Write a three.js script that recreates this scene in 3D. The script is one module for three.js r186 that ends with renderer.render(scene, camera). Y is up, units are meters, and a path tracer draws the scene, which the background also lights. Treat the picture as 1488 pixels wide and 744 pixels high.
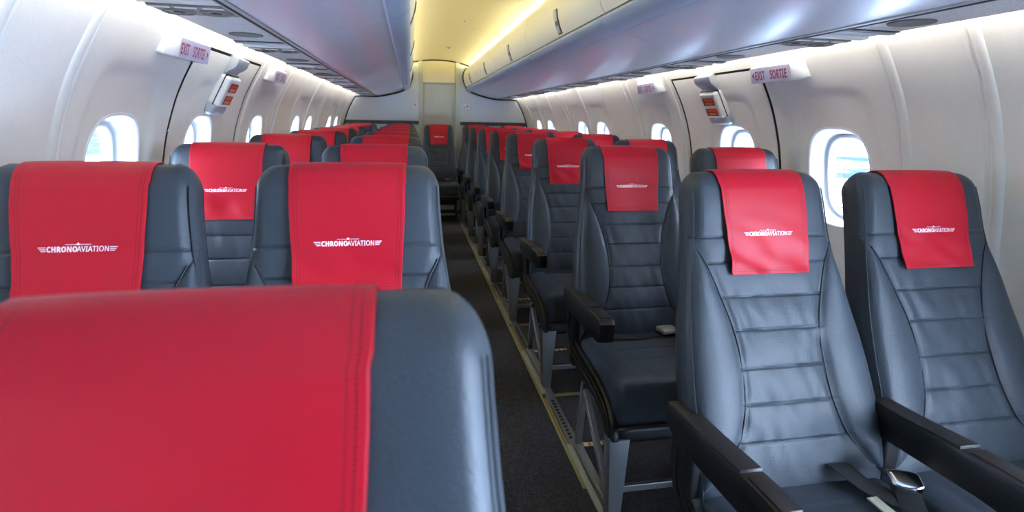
import * as THREE from 'three';
import { mergeGeometries, mergeVertices, toCreasedNormals } from 'three/addons/utils/BufferGeometryUtils.js';
import { RoundedBoxGeometry } from 'three/addons/geometries/RoundedBoxGeometry.js';
import { RectAreaLightUniformsLib } from 'three/addons/lights/RectAreaLightUniformsLib.js';

// ---------------------------------------------------------------- camera, sky, exposure
// cabin axes: x across (0 = cabin centre line), y up from the floor, the cabin runs aft along -z; D = metres aft of the camera
const scene = new THREE.Scene();
const camera = new THREE.PerspectiveCamera(2 * Math.atan(372 / 784.8) * 180 / Math.PI, 2, 0.02, 400);
camera.position.set(-0.3516, 1.22, 0);
camera.rotation.order = 'YXZ';
camera.rotation.set(-0.17337, -0.18654, 0.0205);
camera.setViewOffset(1488, 744, 0, 62, 1488, 744);   // shifted crop of the original frame
camera.focus = 1.7; camera.userData.fStop = 5.0;
scene.add(camera);
const renderer = new THREE.WebGLRenderer();
renderer.toneMapping = THREE.LinearToneMapping;
renderer.toneMappingExposure = 1.48;
renderer.shadowMap.enabled = true;
RectAreaLightUniformsLib.init();
scene.background = new THREE.Color().setRGB(0.72, 0.91, 1.22);   // bright overcast sky
scene.backgroundIntensity = 22.0;
const WASH = 22, COVE = 44;                                   // fluorescent strips: side wall slots, ceiling coves
const WASH_RGB = [1.0, 0.95, 0.84], COVE_RGB = [1.0, 0.89, 0.44];

// ---------------------------------------------------------------- helpers
function rng(seed) { let a = seed >>> 0; return () => { a = (a + 0x6D2B79F5) | 0; let t = Math.imul(a ^ (a >>> 15), 1 | a); t = (t + Math.imul(t ^ (t >>> 7), 61 | t)) ^ t; return ((t ^ (t >>> 14)) >>> 0) / 4294967296; }; }
const clamp = (x, a, b) => Math.min(b, Math.max(a, x));
const sstep = (a, b, x) => { const t = clamp((x - a) / (b - a), 0, 1); return t * t * (3 - 2 * t); };
const gs = (q) => Math.exp(-q * q);
const mix = (a, b, t) => a + (b - a) * t;
function interp(tab) { return (q) => { if (q <= tab[0][0]) return tab[0][1]; for (let i = 1; i < tab.length; i++) if (q <= tab[i][0]) { const [x0, y0] = tab[i - 1], [x1, y1] = tab[i]; const m0 = i > 1 ? (y1 - tab[i - 2][1]) / (x1 - tab[i - 2][0]) : (y1 - y0) / (x1 - x0), m1 = i < tab.length - 1 ? (tab[i + 1][1] - y0) / (tab[i + 1][0] - x0) : (y1 - y0) / (x1 - x0); const h = x1 - x0, t = (q - x0) / h, t2 = t * t, t3 = t2 * t; return (2 * t3 - 3 * t2 + 1) * y0 + (t3 - 2 * t2 + t) * h * m0 + (-2 * t3 + 3 * t2) * y1 + (t3 - t2) * h * m1; } return tab[tab.length - 1][1]; }; }
function tileNoise(n, seed) { const r = rng(seed), v = Float32Array.from({ length: n * n }, r); return (u, w) => { u = (u % 1 + 1) % 1 * n; w = (w % 1 + 1) % 1 * n; const i = Math.floor(u), j = Math.floor(w), fu = u - i, fw = w - j, su = fu * fu * (3 - 2 * fu), sw = fw * fw * (3 - 2 * fw); const g = (a, b) => v[((b % n + n) % n) * n + (a % n + n) % n]; return mix(mix(g(i, j), g(i + 1, j), su), mix(g(i, j + 1), g(i + 1, j + 1), su), sw); }; }
function dataTex(size, metres, fn, srgb) {
  const d = new Uint8Array(size * size * 4);
  for (let j = 0; j < size; j++) for (let i = 0; i < size; i++) { const c = fn(i / size, j / size), k = (j * size + i) * 4; for (let q = 0; q < 3; q++) d[k + q] = clamp(Math.round((Array.isArray(c) ? c[q] : c) * 255), 0, 255); d[k + 3] = 255; }
  const t = new THREE.DataTexture(d, size, size); t.wrapS = t.wrapT = THREE.RepeatWrapping; t.magFilter = THREE.LinearFilter; t.minFilter = THREE.LinearMipmapLinearFilter; t.generateMipmaps = true;
  if (srgb) t.colorSpace = THREE.SRGBColorSpace;
  t.repeat.set(1 / metres, 1 / metres); t.needsUpdate = true; return t;
}
function canvasTex(w, h, draw) { const c = document.createElement('canvas'); c.width = w; c.height = h; draw(c.getContext('2d'), w, h); const t = new THREE.CanvasTexture(c); t.colorSpace = THREE.SRGBColorSpace; return t; }
const names = {};
function numbered(n) { const k = names[n] = (names[n] ?? -1) + 1; return k ? n + '_' + String(k).padStart(3, '0') : n; }
const used = new Set();
function thing(name, label, category, pos = [0, 0, 0], group) { const o = new THREE.Group(); o.name = numbered(name); o.position.set(...pos); o.userData = { label, category }; if (group) o.userData.group = group; scene.add(o); return o; }
function struct(name, label, category, pos = [0, 0, 0]) { const o = new THREE.Group(); o.name = name; o.position.set(...pos); o.userData = { kind: 'structure', label, category }; scene.add(o); return o; }
function part(parent, name, geo, mat, label) { const m = new THREE.Mesh(geo, mat); m.name = name; m.castShadow = m.receiveShadow = true; if (label) m.userData.label = label; parent.add(m); return m; }
// uv in metres by the dominant axis of the normal
function boxUV(g) { if (!g.attributes.normal) g.computeVertexNormals(); const p = g.attributes.position, n = g.attributes.normal, uv = new Float32Array(p.count * 2); for (let i = 0; i < p.count; i++) { const a = Math.abs(n.getX(i)), b = Math.abs(n.getY(i)), c = Math.abs(n.getZ(i)); let u, v; if (a >= b && a >= c) { u = p.getZ(i); v = p.getY(i); } else if (b >= c) { u = p.getX(i); v = p.getZ(i); } else { u = p.getX(i); v = p.getY(i); } uv[2 * i] = u; uv[2 * i + 1] = v; } g.setAttribute('uv', new THREE.BufferAttribute(uv, 2)); return g; }
function bx(x0, x1, y0, y1, z0, z1, r = 0) { const w = Math.abs(x1 - x0), h = Math.abs(y1 - y0), d = Math.abs(z1 - z0); const g = r ? new RoundedBoxGeometry(w, h, d, 2, Math.min(r, w / 2.01, h / 2.01, d / 2.01)) : new THREE.BoxGeometry(w, h, d); g.translate((x0 + x1) / 2, (y0 + y1) / 2, (z0 + z1) / 2); return boxUV(g); }
const strip = (g) => { const k = g.index ? g.toNonIndexed() : g; for (const a of Object.keys(k.attributes)) if (!['position', 'normal', 'uv'].includes(a)) k.deleteAttribute(a); return k; };
const join = (gs) => mergeGeometries(gs.map(strip));
function latticeIndex(nu, nv, closedU) { const idx = [], cu = closedU ? nu : nu - 1; for (let j = 0; j < nv - 1; j++) for (let i = 0; i < cu; i++) { const a = j * nu + i, b = j * nu + (i + 1) % nu, c = a + nu, d = b + nu; idx.push(a, b, d, a, d, c); } return idx; }
// a lattice of points f(i,j) -> [x,y,z,(u,v)]
function lattice(nu, nv, f, flip, closedU) { const P = new Float32Array(nu * nv * 3), U = new Float32Array(nu * nv * 2); for (let j = 0; j < nv; j++) for (let i = 0; i < nu; i++) { const q = f(i, j), k = j * nu + i; P.set(q.slice(0, 3), k * 3); U[2 * k] = q[3] ?? 0; U[2 * k + 1] = q[4] ?? 0; } const g = new THREE.BufferGeometry(); let idx = latticeIndex(nu, nv, closedU); if (flip) for (let i = 0; i < idx.length; i += 3) { const t = idx[i]; idx[i] = idx[i + 1]; idx[i + 1] = t; } g.setIndex(idx); g.setAttribute('position', new THREE.BufferAttribute(P, 3)); g.setAttribute('uv', new THREE.BufferAttribute(U, 2)); g.computeVertexNormals(); return g; }
// a closed outline [x,y] pushed along z from z0 to z1
function prism(pts, z0, z1, bevel = 0, crease = 0.7) { const s = new THREE.Shape(pts.map(([x, y]) => new THREE.Vector2(x, y))); const g = new THREE.ExtrudeGeometry(s, { depth: Math.abs(z1 - z0) - 2 * bevel, bevelEnabled: bevel > 0, bevelThickness: bevel, bevelSize: bevel, bevelOffset: -bevel, bevelSegments: 2, steps: 1 }); g.translate(0, 0, Math.min(z0, z1) + bevel); return boxUV(toCreasedNormals(g, crease)); }
// the same outline given as [z,y] pushed along x
function prismX(pts, x0, x1, bevel = 0, crease = 0.7) { const g = prism(pts.map(([z, y]) => [-z, y]), x0, x1, bevel, crease); g.rotateY(Math.PI / 2); return boxUV(g); }
function bar(a, b, w, h, r = 0.002) { const A = new THREE.Vector3(...a), B = new THREE.Vector3(...b), L = A.distanceTo(B); const g = new RoundedBoxGeometry(w, h, L, 1, Math.min(r, w / 2.1, h / 2.1)); boxUV(g); const m = new THREE.Matrix4().lookAt(A, B, new THREE.Vector3(0, 1, 0.01)); m.setPosition(A.clone().add(B).multiplyScalar(0.5)); g.applyMatrix4(m); return g; }
function tube(pts, r, seg = 40, rad = 8) { return new THREE.TubeGeometry(new THREE.CatmullRomCurve3(pts.map((p) => new THREE.Vector3(...p))), seg, r, rad, false); }
// rounded block with a fine grid, then bent by fn(p)
function block(w, h, d, r, nx, ny, nz, fn) { let g = new THREE.BoxGeometry(w, h, d, nx, ny, nz); g.deleteAttribute('normal'); g.deleteAttribute('uv'); g = mergeVertices(g, 1e-5); const p = g.attributes.position, v = new THREE.Vector3(), c = new THREE.Vector3(); for (let i = 0; i < p.count; i++) { v.fromBufferAttribute(p, i); c.set(clamp(v.x, -w / 2 + r, w / 2 - r), clamp(v.y, -h / 2 + r, h / 2 - r), clamp(v.z, -d / 2 + r, d / 2 - r)); const o = v.clone().sub(c); if (o.lengthSq() > 1e-12) v.copy(c).add(o.normalize().multiplyScalar(r)); if (fn) fn(v); p.setXYZ(i, v.x, v.y, v.z); } g.computeVertexNormals(); return boxUV(g); }

// ---------------------------------------------------------------- materials
const n8 = tileNoise(8, 1), n32 = tileNoise(32, 2), n64 = tileNoise(64, 3), n128 = tileNoise(128, 4), n256 = tileNoise(256, 5);
const leatherBump = dataTex(512, 0.16, (u, v) => { const a = n64(u, v), b = n128(u + .3, v), c = n8(u, v); return 0.55 * Math.abs(a * 2 - 1) + 0.3 * b + 0.15 * c; });
const clothBump = dataTex(512, 0.10, (u, v) => 0.5 + 0.25 * Math.sin(u * 512 * .8) * Math.sin(v * 512 * .8) + 0.4 * (n128(u, v) - .5));
const grainBump = dataTex(512, 0.30, (u, v) => 0.6 * n256(u, v) + 0.4 * n64(u, v));
const carpetMap = dataTex(512, 0.35, (u, v) => { const k = 0.55 + 0.55 * n256(u, v) * n128(v, u) * 2 + 0.25 * (n32(u, v) - .5); return [0.245 * k, 0.230 * k, 0.238 * k]; }, true);
const carpetBump = dataTex(512, 0.35, (u, v) => 0.7 * n256(u, v) + 0.3 * n128(u, v));
const speckle = dataTex(512, 0.16, (u, v) => { const s = n256(u, v), k = 0.66 + 0.10 * (n64(u, v) - .5) + (s > .86 ? .22 : s < .16 ? -.16 : 0); return [k, k, k * 1.01]; }, true);
const wallGrain = dataTex(512, 0.5, (u, v) => { const k = 0.5 * n8(u, v) + .3 * n32(u, v) + .2 * n128(u, v); return [0.845 + .03 * k, 0.83 + .03 * k, 0.80 + .03 * k]; }, true);
const M = (o) => new THREE.MeshPhysicalMaterial(o);
const mat = {
  leather: M({ color: 0x31383f, roughness: 0.48, bumpMap: leatherBump, bumpScale: 0.0003, specularIntensity: 0.8 }),
  piping: M({ color: 0x23282e, roughness: 0.5 }),
  black: M({ color: 0x101113, roughness: 0.42, bumpMap: grainBump, bumpScale: 0.0003 }),
  blackPad: M({ color: 0x191817, roughness: 0.5, bumpMap: grainBump, bumpScale: 0.0003 }),
  greyMetal: M({ color: 0x74777b, roughness: 0.42, metalness: 0.35 }),
  alu: M({ color: 0x9fa1a3, roughness: 0.35, metalness: 0.8 }),
  chrome: M({ color: 0xd8dade, roughness: 0.14, metalness: 1 }),
  buckle: M({ color: 0xcfcabb, roughness: 0.3, metalness: 0.7 }),
  webbing: M({ color: 0x141517, roughness: 0.8, bumpMap: clothBump, bumpScale: 0.0006 }),
  wall: M({ map: wallGrain, roughness: 0.5, bumpMap: grainBump, bumpScale: 0.0004 }),
  rib: M({ color: 0xd9d6cf, roughness: 0.45 }),
  reveal: M({ color: 0xeceff2, roughness: 0.45 }),
  rim: M({ color: 0xe2e8ee, roughness: 0.4 }),
  seal: M({ color: 0x1d1e1c, roughness: 0.6 }),
  glass: M({ color: 0xffffff, roughness: 0.0, transmission: 1, thickness: 0, ior: 1.45 }),
  skin: M({ color: 0xb8bab8, roughness: 0.6 }),
  ceiling: M({ color: 0xdcd5bb, roughness: 0.5, bumpMap: grainBump, bumpScale: 0.0002 }),
  binUnder: M({ color: 0xcfd1da, roughness: 0.34, clearcoat: 0.5, clearcoatRoughness: 0.22, bumpMap: grainBump, bumpScale: 0.0002 }),
  binDoor: M({ color: 0xe0dbc9, roughness: 0.42 }),
  rail: M({ color: 0x9aa4b4, roughness: 0.35 }),
  psu: M({ map: speckle, roughness: 0.5 }),
  psuDark: M({ color: 0x6a6863, roughness: 0.5 }),
  grille: M({ color: 0x6f6d69, roughness: 0.7, bumpMap: clothBump, bumpScale: 0.001 }),
  vent: M({ color: 0x141619, roughness: 0.35 }),
  white: M({ color: 0xe9e9e6, roughness: 0.45 }),
  lampGrey: M({ color: 0xa3a6ab, roughness: 0.4 }),
  bulkhead: M({ color: 0xced8e2, roughness: 0.45, bumpMap: grainBump, bumpScale: 0.0002 }),
  doorGrey: M({ color: 0xb4bab8, roughness: 0.5 }),
  belt: M({ color: 0x3f484c, roughness: 0.5 }),
  header: M({ color: 0xddd6bd, roughness: 0.5 }),
  carpet: M({ map: carpetMap, roughness: 1, bumpMap: carpetBump, bumpScale: 0.003 }),
  pathStrip: M({ color: 0x8f8a56, roughness: 0.5 }),
  railCover: M({ color: 0xa19f8c, roughness: 0.45 }),
  amber: M({ color: 0x8f6c30, roughness: 0.5 }),
};

// ---------------------------------------------------------------- fuselage section
const wallX = interp([[0, 0.99], [0.2, 1.07], [0.4, 1.14], [0.6, 1.19], [0.8, 1.212], [0.95, 1.205], [1.1, 1.183], [1.2, 1.157], [1.3, 1.12], [1.4, 1.068], [1.475, 1.022], [1.57, 0.955]]);
const ZF = 2.2, ZB = -7.15;                        // front wall (behind the camera) and rear bulkhead
const Y_TOP = 1.57;
const WIN = { a: 0.152, b: 0.186, n: 2.9, y: 1.028 };
const sup = (th, a, b, n) => { const c = Math.cos(th), s = Math.sin(th); const r = Math.pow(Math.pow(Math.abs(c) / a, n) + Math.pow(Math.abs(s) / b, n), -1 / n); return [r * c, r * s]; };
// relief of the moulded window panel: a shallow tray round the window
function tray(dz, y) { const top = 1.335, bot = 0.74, half = 0.225 - 0.05 * sstep(0.9, 1.34, y); const qx = Math.abs(dz) - (half - 0.07), qy = Math.abs(y - (top + bot) / 2) - ((top - bot) / 2 - 0.07); const d = Math.hypot(Math.max(qx, 0), Math.max(qy, 0)) + Math.min(Math.max(qx, qy), 0) - 0.07; return 0.009 * sstep(0.022, -0.022, d); }
// panel with a window hole: rings from the hole out to the rectangle
function windowPanel(side, D0, D1, Dc, y0, y1) {
  const A = [[D1, y1], [D0, y1], [D0, y0], [D1, y0]], K = 40, M_ = 30, outer = [];
  for (let e = 0; e < 4; e++) for (let k = 0; k < K; k++) { const p = A[e], q = A[(e + 1) % 4], t = k / K; outer.push([mix(p[0], q[0], t), mix(p[1], q[1], t)]); }
  const n = outer.length;
  return lattice(n, M_, (i, j) => { const [od, oy] = outer[i], th = Math.atan2(oy - WIN.y, od - Dc), [id, iy] = sup(th, WIN.a, WIN.b, WIN.n), t = j / (M_ - 1), d = mix(Dc + id, od, t), y = mix(WIN.y + iy, oy, t); return [side * (wallX(y) + tray(d - Dc, y)), y, -d, d, y]; }, side > 0, true);
}
function plainPanel(side, D0, D1, y0, y1) { const nv = 40; return lattice(3, nv, (i, j) => { const d = mix(D0, D1, i / 2), y = mix(y0, y1, j / (nv - 1)); return [side * wallX(y), y, -d, d, y]; }, side < 0); }
function skinPanel(side, D0, D1, y0, y1, Dc) {
  const off = 0.095, x = (y) => side * (wallX(y) + off);
  if (Dc === undefined) return lattice(2, 12, (i, j) => { const d = mix(D0, D1, i), y = mix(y0, y1, j / 11); return [x(y), y, -d]; }, side > 0);
  const A = [[D1, y1], [D0, y1], [D0, y0], [D1, y0]], K = 16, outer = [];
  for (let e = 0; e < 4; e++) for (let k = 0; k < K; k++) { const p = A[e], q = A[(e + 1) % 4]; outer.push([mix(p[0], q[0], k / K), mix(p[1], q[1], k / K)]); }
  return lattice(outer.length, 8, (i, j) => { const [od, oy] = outer[i], th = Math.atan2(oy - WIN.y, od - Dc), [id, iy] = sup(th, 0.1060, 0.1420, 2.75), t = j / 7, d = mix(Dc + id, od, t), y = mix(WIN.y + iy, oy, t); return [x(y), y, -d]; }, side < 0, true);
}
function windowParts(o, side, Dc) {
  const N = 72, rows = [[0.000, WIN.a + .001, WIN.b + .001, 2.9], [-0.003, WIN.a - .004, WIN.b - .004, 2.9], [0.004, WIN.a - .010, WIN.b - .010, 2.9], [0.030, WIN.a - .017, WIN.b - .017, 2.85], [0.058, WIN.a - .025, WIN.b - .025, 2.8], [0.062, WIN.a - .032, WIN.b - .030, 2.8]];
  part(o, 'reveal', lattice(N, rows.length, (i, j) => { const [off, a, b, n] = rows[j], [d, y] = sup(i / N * 2 * Math.PI, a, b, n); return [side * (wallX(WIN.y + y) + 0.009 + off), WIN.y + y, -(Dc + d), d, y]; }, side < 0, true), mat.reveal);
  const rr = [[0.060, WIN.a - .030, WIN.b - .028], [0.052, WIN.a - .036, WIN.b - .034], [0.056, WIN.a - .043, WIN.b - .041], [0.084, WIN.a - .044, WIN.b - .042]];
  part(o, 'window_rim', lattice(N, rr.length, (i, j) => { const [off, a, b] = rr[j], [d, y] = sup(i / N * 2 * Math.PI, a, b, 2.75); return [side * (wallX(WIN.y + y) + 0.009 + off), WIN.y + y, -(Dc + d), d, y]; }, side < 0, true), mat.rim);
  part(o, 'pane', lattice(N, 5, (i, j) => { const t = j / 4, [d, y] = sup(i / N * 2 * Math.PI, (WIN.a - .043) * t + 1e-4, (WIN.b - .041) * t + 1e-4, 2.75); return [side * (wallX(WIN.y + y) + 0.009 + 0.075), WIN.y + y, -(Dc + d), d, y]; }, side < 0, true), mat.glass, 'clear window pane');
}
function ribGeo(side, D, w, h, y0, y1) { const prof = []; for (let k = 0; k <= 8; k++) { const a = Math.PI * k / 8; prof.push([-Math.cos(a) * w / 2, Math.sin(a) * h]); } return lattice(9, 34, (i, j) => { const y = mix(y0, y1, j / 33), [dd, hh] = prof[i]; return [side * (wallX(y) - hh + 0.001), y, -(D + dd), dd, y]; }, side < 0); }

const sideWords = { '1': "passengers' left", '-1': "passengers' right" };
const BAYS = [['fore', 0.20, 1.17], [1.17, 1.44], [1.44, 2.045, 1.742], ['exit', 2.055, 2.80, 2.375], [2.81, 3.48, 3.18], [3.48, 3.97], [3.97, 4.485, 4.23], [4.485, 5.03, 4.75], [5.03, 5.63], [5.63, 6.17, 5.9], [6.17, 6.72, 6.44], [6.72, 7.17]];
let winNo = 0;
for (const side of [1, -1]) {
  const wall = struct(side > 0 ? 'wall_right' : 'wall_left', 'pale moulded cabin side wall with ribs on ' + sideWords[side], 'wall');
  for (let b of BAYS) {
    if (b[0] === 'fore') b = b.slice(1);
    if (b[0] === 'exit') {
      const [, D0, D1, Dc] = b;
      part(wall, 'panel', plainPanel(side, D0 - .01, D1 + .01, 1.447, Y_TOP), mat.wall);
      part(wall, 'panel', plainPanel(side, D0 - .01, D1 + .01, 0, 0.50), mat.wall);
      part(wall, 'skin', skinPanel(side, D0 - .02, D1 + .02, 0, Y_TOP, Dc), mat.skin);
            const door = struct(side > 0 ? 'door_1' : 'door_2', 'emergency exit wall panel with window on ' + sideWords[side], 'exit door');
      part(door, 'panel', windowPanel(side, D0 + .006, D1 - 0.006, Dc, 0.506, 1.438), mat.wall);
      // rubber seal standing in the joint round the panel
      const sealG = []; const sp = (d, w0) => lattice(2, 30, (i, j) => { const y = mix(0.5, 1.447, j / 29); return [side * (wallX(y) + 0.003), y, -(d + (i - .5) * w0)]; }, side < 0);
      sealG.push(sp(D0 - .002, .020), sp(D1 + .002, .020), lattice(2, 2, (i, j) => { const d = mix(D0 - .01, D1 + .01, i), y = 1.436 + j * .014; return [side * (wallX(y) + 0.005), y, -d]; }, side < 0));
      part(door, 'seal', join(sealG), mat.seal);
      windowParts(door, side, Dc);
      continue;
    }
    const [D0, D1, Dc] = b;
    if (Dc !== undefined) {
      part(wall, 'panel', windowPanel(side, D0, D1, Dc, 0.0, Y_TOP), mat.wall);
      part(wall, 'skin', skinPanel(side, D0, D1, 0, Y_TOP, Dc), mat.skin);
      const w = struct('window_' + (++winNo), 'rounded cabin window in white moulded surround, ' + sideWords[side], 'window');
      windowParts(w, side, Dc);
    } else { part(wall, 'panel', plainPanel(side, D0, D1, 0, Y_TOP), mat.wall); part(wall, 'skin', skinPanel(side, D0, D1, 0, Y_TOP), mat.skin); }
  }
  for (const D of [0.62, 1.17, 1.44, 2.86, 3.44, 3.52, 3.95, 4.485, 5.03, 5.12, 5.60, 6.17, 6.72]) { part(wall, 'rib', ribGeo(side, D, 0.030, 0.009, 0.02, Y_TOP), mat.rib); part(wall, 'rib', ribGeo(side, D + 0.030, 0.016, 0.004, 0.02, Y_TOP), mat.rib); }
  // wall beside and ahead of the camera; the boarding door stands open on the passengers' left
  if (side > 0) { part(wall, 'panel', plainPanel(side, -ZF, -0.70, 0, Y_TOP), mat.wall); part(wall, 'skin', skinPanel(side, -ZF, -0.70, 0, Y_TOP), mat.skin); part(wall, 'door_edge', join([lattice(2, 30, (i, j) => { const y = mix(0, Y_TOP, j / 29); return [side * (wallX(y) + i * .095), y, -0.20]; }), lattice(2, 30, (i, j) => { const y = mix(0, Y_TOP, j / 29); return [side * (wallX(y) + i * .095), y, 0.70]; })]), mat.rib); }
  else { part(wall, 'panel', plainPanel(side, -ZF, 0.20, 0, Y_TOP), mat.wall); part(wall, 'skin', skinPanel(side, -ZF, 0.20, 0, Y_TOP), mat.skin); }
}

// floor with carpet
const floor = struct('floor', 'dark charcoal carpeted aircraft cabin floor', 'floor');
part(floor, 'carpet', bx(-1.08, 1.08, -0.03, 0, ZB - .1, ZF), mat.carpet);

// ceiling: curved panels between the bins
const ceil = struct('ceiling', 'curved cream cabin ceiling between overhead bins', 'ceiling');
const ceilY = (x) => 1.942 - 0.36 * x * x - 0.25 * x ** 4;
const CE = [-2.2, -0.55, 0.73, 2.0, 3.28, 4.56, 5.84, 7.16];
for (let k = 0; k < CE.length - 1; k++) { const g = lattice(41, 2, (i, j) => { const x = -0.52 + 1.04 * i / 40, D = j ? CE[k + 1] - .002 : CE[k] + .002; return [x, ceilY(x), -D, x, D]; }, false); part(ceil, 'panel', g, mat.ceiling); }
part(ceil, 'backing', bx(-1.1, 1.1, 1.955, 1.985, ZB - .05, ZF), mat.skin);
for (const s of [1, -1]) {
  part(ceil, 'cove_trough', join([bx(s * 0.375, s * 0.52, 1.815, 1.825, ZB, ZF), bx(s * 0.515, s * 0.53, 1.815, 1.96, ZB, ZF)]), mat.ceiling);
  part(ceil, 'slot_roof', join([bx(s * 0.80, s * 1.0, 1.56, 1.575, ZB, ZF), bx(s * 0.99, s * 1.12, 1.565, 1.97, ZB, ZF)]), mat.skin);
}
for (const [x, D, r, w] of [[0.03, 3.3, .028, 'largest grey outlet disc in the cream ceiling'], [0.06, 4.25, .012, 'smallest grey outlet disc in the cream ceiling'], [0.05, 5.9, .02, 'grey outlet disc in ceiling nearest the rear door header']]) { const v = thing('ceiling_outlet', w, 'ceiling outlet', [x, ceilY(x), -D]); const g = new THREE.CylinderGeometry(r, r * 1.15, 0.008, 24); part(v, 'disc', g, mat.lampGrey); const c = new THREE.CylinderGeometry(r * .5, r * .5, 0.004, 16); c.translate(0, -0.006, 0); part(v, 'opening', c, mat.vent); }

// rear bulkhead and its door
{
  const bh = struct('wall_back', 'pale blue grey rear bulkhead with dark belt stripe', 'wall');
  const outline = []; for (let k = 0; k <= 20; k++) { const y = Y_TOP * k / 20; outline.push([wallX(y) + .03, y]); } outline.push([1.0, 1.96], [-1.0, 1.96]); for (let k = 20; k >= 0; k--) { const y = Y_TOP * k / 20; outline.push([-wallX(y) - .03, y]); }
  const sh = new THREE.Shape(outline.map((p) => new THREE.Vector2(...p))); sh.holes.push(new THREE.Path([[-0.195, 0.001], [-0.195, 1.93], [0.225, 1.93], [0.225, 0.001]].map((p) => new THREE.Vector2(...p))));
  const g = new THREE.ExtrudeGeometry(sh, { depth: 0.04, bevelEnabled: false }); g.translate(0, 0, ZB - 0.04); part(bh, 'panel', boxUV(g), mat.bulkhead); part(bh, 'backing', bx(-1.3, 1.3, -0.02, 1.985, ZB - .075, ZB - .05), mat.skin);
  part(bh, 'belt_stripe', bx(-1.17, -0.246, 1.122, 1.168, ZB, ZB + .006, .002), mat.belt, 'dark grey belt stripe'); part(bh, 'belt_stripe', bx(0.284, 1.17, 1.122, 1.168, ZB, ZB + .006, .002), mat.belt, 'dark grey belt stripe');
  for (const s of [1, -1]) { const pts = []; for (const y of [0.3, 0.6, 0.9, 1.1, 1.2, 1.3, 1.4, 1.45]) pts.push([s * (wallX(y) - .006), y, ZB + .006]); pts.push([s * .98, 1.462, ZB + .006], [s * .80, 1.46, ZB + .006], [s * .70, 1.47, ZB + .006], [s * .58, 1.497, ZB + .006], [s * .47, 1.53, ZB + .006], [s * .385, 1.58, ZB + .006], [s * .335, 1.66, ZB + .006], [s * .318, 1.74, ZB + .006], [s * .33, 1.80, ZB + .006], [s * .365, 1.85, ZB + .006]); part(bh, 'seal', tube(pts, 0.009, 90, 8), mat.seal, 'black edge seal'); }
  part(bh, 'seal', tube([-.45, -.3, -.15, 0, .15, .3, .45].map((x) => [x, ceilY(x) - .008, ZB + .006]), 0.009, 40, 8), mat.seal, 'black edge seal');
  const d = struct('door_3', 'grey rear lavatory door below a cream header panel', 'door');
  part(d, 'leaf', bx(-0.195, 0.225, 0.005, 1.645, ZB - .035, ZB - .02, .003), mat.doorGrey);
  part(d, 'header', bx(-0.192, 0.222, 1.655, 1.925, ZB - .03, ZB - .008, .003), mat.header, 'cream header panel');
  part(d, 'header_lip', bx(-0.195, 0.225, 1.643, 1.656, ZB - .03, ZB - .002, .002), mat.rail);
  for (const [a, b] of [[-0.243, -0.192], [0.222, 0.280]]) part(d, 'jamb', bx(a, b, 0, 1.93, ZB - .03, ZB + .014, .005), mat.doorGrey);
}
{ // front of the cabin, behind the camera
  const f = struct('wall_front', 'dark grey front cabin partition', 'wall'); part(f, 'panel', bx(-1.3, 1.3, 0, 1.96, ZF, ZF + .04), mat.belt);
}

// ---------------------------------------------------------------- overhead bins
const NOSE = [[0.40, 1.845], [0.385, 1.850], [0.370, 1.848], [0.350, 1.827], [0.334, 1.795], [0.325, 1.76], [0.323, 1.725], [0.328, 1.69], [0.338, 1.655], [0.349, 1.628], [0.360, 1.612]];
const UNDER = [[0.426, 1.5575], [0.45, 1.545], [0.49, 1.5325], [0.54, 1.518], [0.60, 1.502], [0.66, 1.489], [0.71, 1.480], [0.745, 1.475], [0.765, 1.474]];
const binRing = [0.73, 2.0, 3.28, 4.56, 5.84, 7.13];
const ord = ['first', 'second', 'third', 'fourth', 'fifth', 'sixth', 'seventh', 'eighth', 'ninth'];
const noseAt = (y) => { for (let i = 1; i < NOSE.length; i++) if (y >= NOSE[i][1] && y <= NOSE[i - 1][1] && i > 1) { const [x0, y0] = NOSE[i - 1], [x1, y1] = NOSE[i]; return mix(x0, x1, (y - y0) / (y1 - y0)); } return 0.35; };
function noseStrip(s, y0, y1, D0, D1, off, th) { const n = 10, inn = []; const out = []; for (let k = 0; k <= n; k++) { const y = mix(y0, y1, k / n), x = noseAt(y); out.push([s * (x - off - th), y]); inn.unshift([s * (x - off), y]); } return prism([...out, ...inn], -D0, -D1, 0, 0.6); }
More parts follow.
